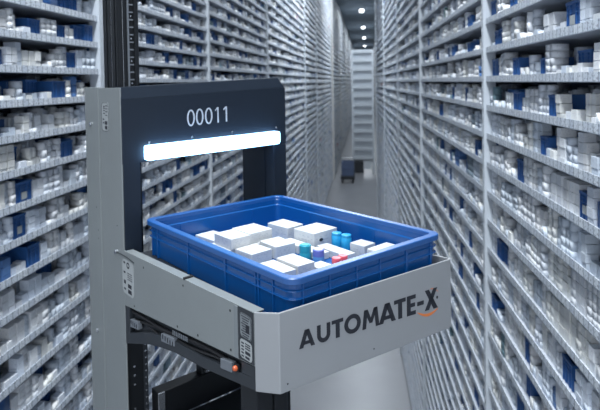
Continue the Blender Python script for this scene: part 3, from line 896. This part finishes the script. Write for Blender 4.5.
mb = mm(); mb.box(-0.050, -0.0135, 0.045, 0.10, -0.75, -0.1505)
mb.box(-0.0095, 0.022, 0.045, 0.10, -0.75, -0.1505); mb.box(-0.0135, -0.0095, 0.06, 0.10, -0.75, -0.1505)
post = mb.build('front_post', M['black'], rob, bevel=0.002)
mb = mm(); mb.box(-0.013, -0.010, 0.052, 0.06, -0.75, -0.1505); mb.build('edge_trim', M['steel'], post)
mb = mm(); mb.box(-0.05, 0.506, 0.045, 0.79, -0.79, -0.75); mb.build('base_frame', M['black'], rob)
mb = mm(); mb.box(0.4535, 0.506, V0, V0 + 0.175, -0.75, -0.30); mb.build('right_lower_post', M['black'], rob)

# ------------------------------------------------------------------ the blue bin in the tray
BW, BL = 0.468, 0.612
bin_ = empty('storage_bin', O - E1 * 0.008 - E2 * 0.008 - Vector((0, 0, 0.0922)), TH)
tag(bin_, 'large open blue plastic bin with ribbed walls resting in the machine tray', 'storage bin')
BO = (0, 0, 0.0922)
def rr3(ins, z, r, n=6):
    P = rrect(BW / 2, BL / 2, BW - 2 * ins, BL - 2 * ins, r, n)
    return [(a, b, z) for a, b in P]
mb = MB(BO)
prof = [(0.0100, -0.0918, 0.026), (0.0085, -0.0435, 0.026), (0.0040, -0.0430, 0.026), (0.0040, -0.0415, 0.026), (0.0080, -0.0408, 0.026), (0.0080, -0.0282, 0.026), (0.0034, -0.0276, 0.026), (0.0034, -0.0261, 0.026), (0.0078, -0.0254, 0.026),
        (0.0078, -0.0125, 0.026), (0.0078, -0.0095, 0.026), (0.0185, -0.0095, 0.018), (0.0185, -0.024, 0.018), (0.0215, -0.026, 0.016), (0.0225, -0.0855, 0.016)]
mb.loft([rr3(i, z, r) for i, z, r in prof])
# vertical ribs outside and inside
def ribs(mb):
    for v, w_ in ((0.062, 0.0013), (0.108, 0.0016), (0.118, 0.0013), (0.228, 0.0035), (0.388, 0.0016), (0.545, 0.0016), (0.575, 0.0013)):
        mb.box(0.0046, 0.0105, v - w_, v + w_, -0.0915, -0.0125); mb.box(BW - 0.0105, BW - 0.0046, v - w_, v + w_, -0.0915, -0.0125)
    for u, w_ in ((0.034, 0.0013), (0.104, 0.0016), (0.180, 0.0013), (0.252, 0.0013), (0.340, 0.0030), (0.428, 0.0016)):
        mb.box(u - w_, u + w_, 0.0046, 0.0105, -0.0915, -0.0125); mb.box(u - w_, u + w_, BL - 0.0105, BL - 0.0046, -0.0915, -0.0125)
    for v in (0.193, 0.317, 0.44):
        mb.box(BW - 0.0232, BW - 0.0208, v - 0.003, v + 0.003, -0.085, -0.0265); mb.box(0.0208, 0.0232, v - 0.003, v + 0.003, -0.085, -0.0265)
    for u in (0.10, 0.346, 0.436):
        mb.box(u - 0.003, u + 0.003, BL - 0.0232, BL - 0.0208, -0.085, -0.0265); mb.box(u - 0.003, u + 0.003, 0.0208, 0.0232, -0.085, -0.0265)
ribs(mb)
mb.build('body', M['blue'], bin_, bevel=0.0006, seg=1)
mb = MB(BO)
pr = [(0.0008, -0.0125, 0.026), (0.0, -0.0115, 0.026), (0.0, -0.0015, 0.026), (0.0015, 0.0, 0.025), (0.0165, 0.0, 0.018), (0.0180, -0.0015, 0.017), (0.0184, -0.0100, 0.017), (0.0056, -0.0127, 0.026)]
rs = [[mb.v(p) for p in rr3(i, z, r, 8)] for i, z, r in pr]
n = len(rs[0])
for a, b in zip(rs, rs[1:] + rs[:1]):
    for k in range(n): mb.bm.faces.new([a[k], a[(k + 1) % n], b[(k + 1) % n], b[k]])
mb.build('rim', M['rim'], bin_)

# ------------------------------------------------------------------ goods in the bin
FLOORZ = -0.0850
def inbin(u, v, z): return O + E1 * u + E2 * v + Vector((0, 0, z))
def carton(u, v, w, d, yaw, zt, zb, label, tint=(0.62, 0.63, 0.63)):
    mb = MB(); h = zt - zb
    mb.box(-w / 2, w / 2, -d / 2, d / 2, 0, h)
    o = mb.build('medicine_carton', M['carton_obj'], uv=True, bevel=0.0007, seg=1)
    o.location = inbin(u, v, zb + 0.0004); o.rotation_euler = (0, 0, TH + math.radians(yaw)); o.color = (*tint, 1)
    tag(o, label, 'carton', 'cartons in the blue bin')
    return o
f0 = FLOORZ
carton(0.1515, 0.418, 0.060, 0.078, 1, -0.033, -0.0605, 'raised white carton left of its twin, near the left wall of the blue bin')
carton(0.2230, 0.428, 0.076, 0.080, 2, -0.033, -0.0605, 'raised white carton right of its twin, behind the middle cartons of the bin')
carton(0.1850, 0.424, 0.140, 0.084, 1, -0.0612, f0, 'wide white carton underneath the two raised cartons in the blue bin')
carton(0.3470, 0.4360, 0.062, 0.082, 4, -0.043, f0, 'tall squarish white carton standing in the back corner of the bin')
carton(0.3650, 0.3290, 0.090, 0.076, 3, -0.038, f0, 'long white carton with a dark oval mark, right of the back-corner carton')
carton(0.1660, 0.3440, 0.066, 0.066, 3, -0.058, f0, 'white carton in front of the raised pair, by the left bin wall')
carton(0.2390, 0.3390, 0.062, 0.072, -2, -0.053, f0, 'white carton in the middle of the bin behind the teal capped bottle')
carton(0.1240, 0.1970, 0.042, 0.085, -2, -0.055, f0, 'narrow white carton closest to the front corner of the blue bin')
carton(0.1725, 0.1900, 0.050, 0.078, -1, -0.049, f0, 'white carton just right of the narrow front corner carton in the bin', (0.63, 0.62, 0.60))
carton(0.2225, 0.1540, 0.040, 0.050, 0, -0.064, f0, 'low white carton between the front cartons and the red capped jars')
carton(0.3370, 0.2240, 0.036, 0.106, -3, -0.066, f0, 'flat white carton lying between the violet bottle and the cyan bottles')
carton(0.3880, 0.1790, 0.044, 0.046, 4, -0.050, f0, 'small boxy printed carton in front of the cyan bottles', (0.55, 0.57, 0.59))
carton(0.3880, 0.1140, 0.076, 0.034, 3, -0.046, f0, 'long white carton at the right end of the blue bin')
carton(0.1640, 0.5300, 0.062, 0.084, 5, -0.062, f0, 'flat white carton at the far left end, behind the raised pair')
carton(0.2950, 0.3370, 0.034, 0.070, 0, -0.064, f0, 'low white carton wedged left of the long carton with the oval mark')
carton(0.2970, 0.2600, 0.036, 0.070, 0, -0.068, f0, 'low white carton lying just right of the teal capped bottle')
carton(0.0780, 0.3200, 0.060, 0.100, 0, -0.066, f0, 'low white carton against the left bin wall, mostly below the rim')
carton(0.3150, 0.1050, 0.046, 0.060, 0, -0.060, f0, 'white carton between the red capped jars and the long right carton')
mb = MB(); c = Vector((0, 0, 0)); mb.cyl((0, 0, 0), (0, 0, 1), 1.0, 0.0006, 20)
o = mb.build('oval_mark', M['dark_print']); 
o.data.transform(Matrix.Rotation(PI / 2, 4, 'X') @ Matrix.Scale(0.007, 4, (1, 0, 0)) @ Matrix.Scale(0.0045, 4, (0, 1, 0)))
for ob in list(COL.objects):
    if ob.get('label', '').startswith('long white carton with a dark oval'):
        o.parent = ob; o.location = (-0.018, -0.0381, 0.026); o['label'] = 'dark oval mark'
def bottle(u, v, r, zt, kind, label):
    t = empty('medicine_bottle', inbin(u, v, FLOORZ + 0.0004), TH)
    tag(t, label, 'bottle', 'bottles in the blue bin')
    h = zt - FLOORZ
    if kind == 'cyan':
        mb = MB(); mb.lathe((0, 0, 0), [(r * 0.94, 0), (r, 0.002), (r, h * 0.80), (r * 0.93, h * 0.84)]); mb.build('body', M['cyan'], t, smooth=True)
        mb = MB(); mb.lathe((0, 0, 0), [(r * 0.90, h * 0.84), (r * 0.95, h * 0.86), (r * 0.95, h * 0.98), (r * 0.88, h)]); mb.build('cap', M['cyan'], t, smooth=True)
    else:
        mb = MB(); mb.lathe((0, 0, 0), [(r * 0.94, 0), (r, 0.002), (r, h * 0.52), (r * 0.96, h * 0.56)]); mb.build('body', {'teal': M['cap_teal'], 'violet': M['label_blue'], 'red': M['bottle_white']}[kind], t, smooth=True)
        mb = MB(); mb.lathe((0, 0, 0), [(r * 0.98, h * 0.565), (r * 1.01, h * 0.58), (r * 1.01, h * 0.96), (r * 0.93, h)])
        mb.build('cap', {'teal': M['cap_teal'], 'violet': M['cap_violet'], 'red': M['red']}[kind], t, smooth=True)
        if kind in ('teal', 'violet'):
            mb = MB(); mb.lathe((0, 0, 0), [(r * 0.8, h + 0.0001), (r * 0.78, h + 0.0012)]); mb.build('cap_disc', M['bottle_white'] if kind == 'violet' else M['cap_teal'], t)
bottle(0.2600, 0.2540, 0.0145, -0.046, 'teal', 'bottle with a teal cap, left of the violet capped bottle')
bottle(0.2640, 0.2100, 0.0140, -0.048, 'violet', 'bottle with a violet cap and pale lid disc in the bin middle')
bottle(0.3860, 0.2690, 0.0140, -0.042, 'cyan', 'cyan labelled bottle touching the long white carton, rear one of the pair')
bottle(0.3910, 0.2390, 0.0140, -0.042, 'cyan', 'cyan labelled bottle behind the small boxy carton, front one of the pair')
bottle(0.2560, 0.1400, 0.0110, -0.050, 'red', 'jar with a red cap nearest the front bin wall, left of two')
bottle(0.2790, 0.1420, 0.0110, -0.050, 'red', 'jar with a red cap, right of two near the front bin wall')

# ------------------------------------------------------------------ light
w = bpy.data.worlds.new('world'); scene.world = w; w.use_nodes = True
bg = w.node_tree.nodes['Background']
bg.inputs['Color'].default_value = (0.70, 0.77, 0.87, 1)
bg.inputs['Strength'].default_value = 1.46

def area(name, loc, target, sx, sy, e, col):
    ld = bpy.data.lights.new(name, 'AREA'); ld.shape = 'RECTANGLE'; ld.size = sx; ld.size_y = sy; ld.energy = e; ld.color = col
    o = bpy.data.objects.new(name, ld); link(o); o.location = loc
    o.rotation_euler = (Vector(target) - Vector(loc)).to_track_quat('-Z', 'Y').to_euler()
    return o
area('top_fill_lamp', (-0.25, 1.9, 7.9), (-0.25, 1.7, 4.0), 0.7, 2.4, 85, (0.9, 0.95, 1.0))  # added fill lamp above the machine to brighten its upward faces; no fixture

vs = scene.view_settings
vs.view_transform = 'Standard'; vs.look = 'None'; vs.exposure = 0.0; vs.gamma = 1.0; vs.use_curve_mapping = False
scene.cycles.use_denoising = True
scene.cycles.max_bounces = 10; scene.cycles.diffuse_bounces = 8
scene.cycles.sample_clamp_indirect = 6.0
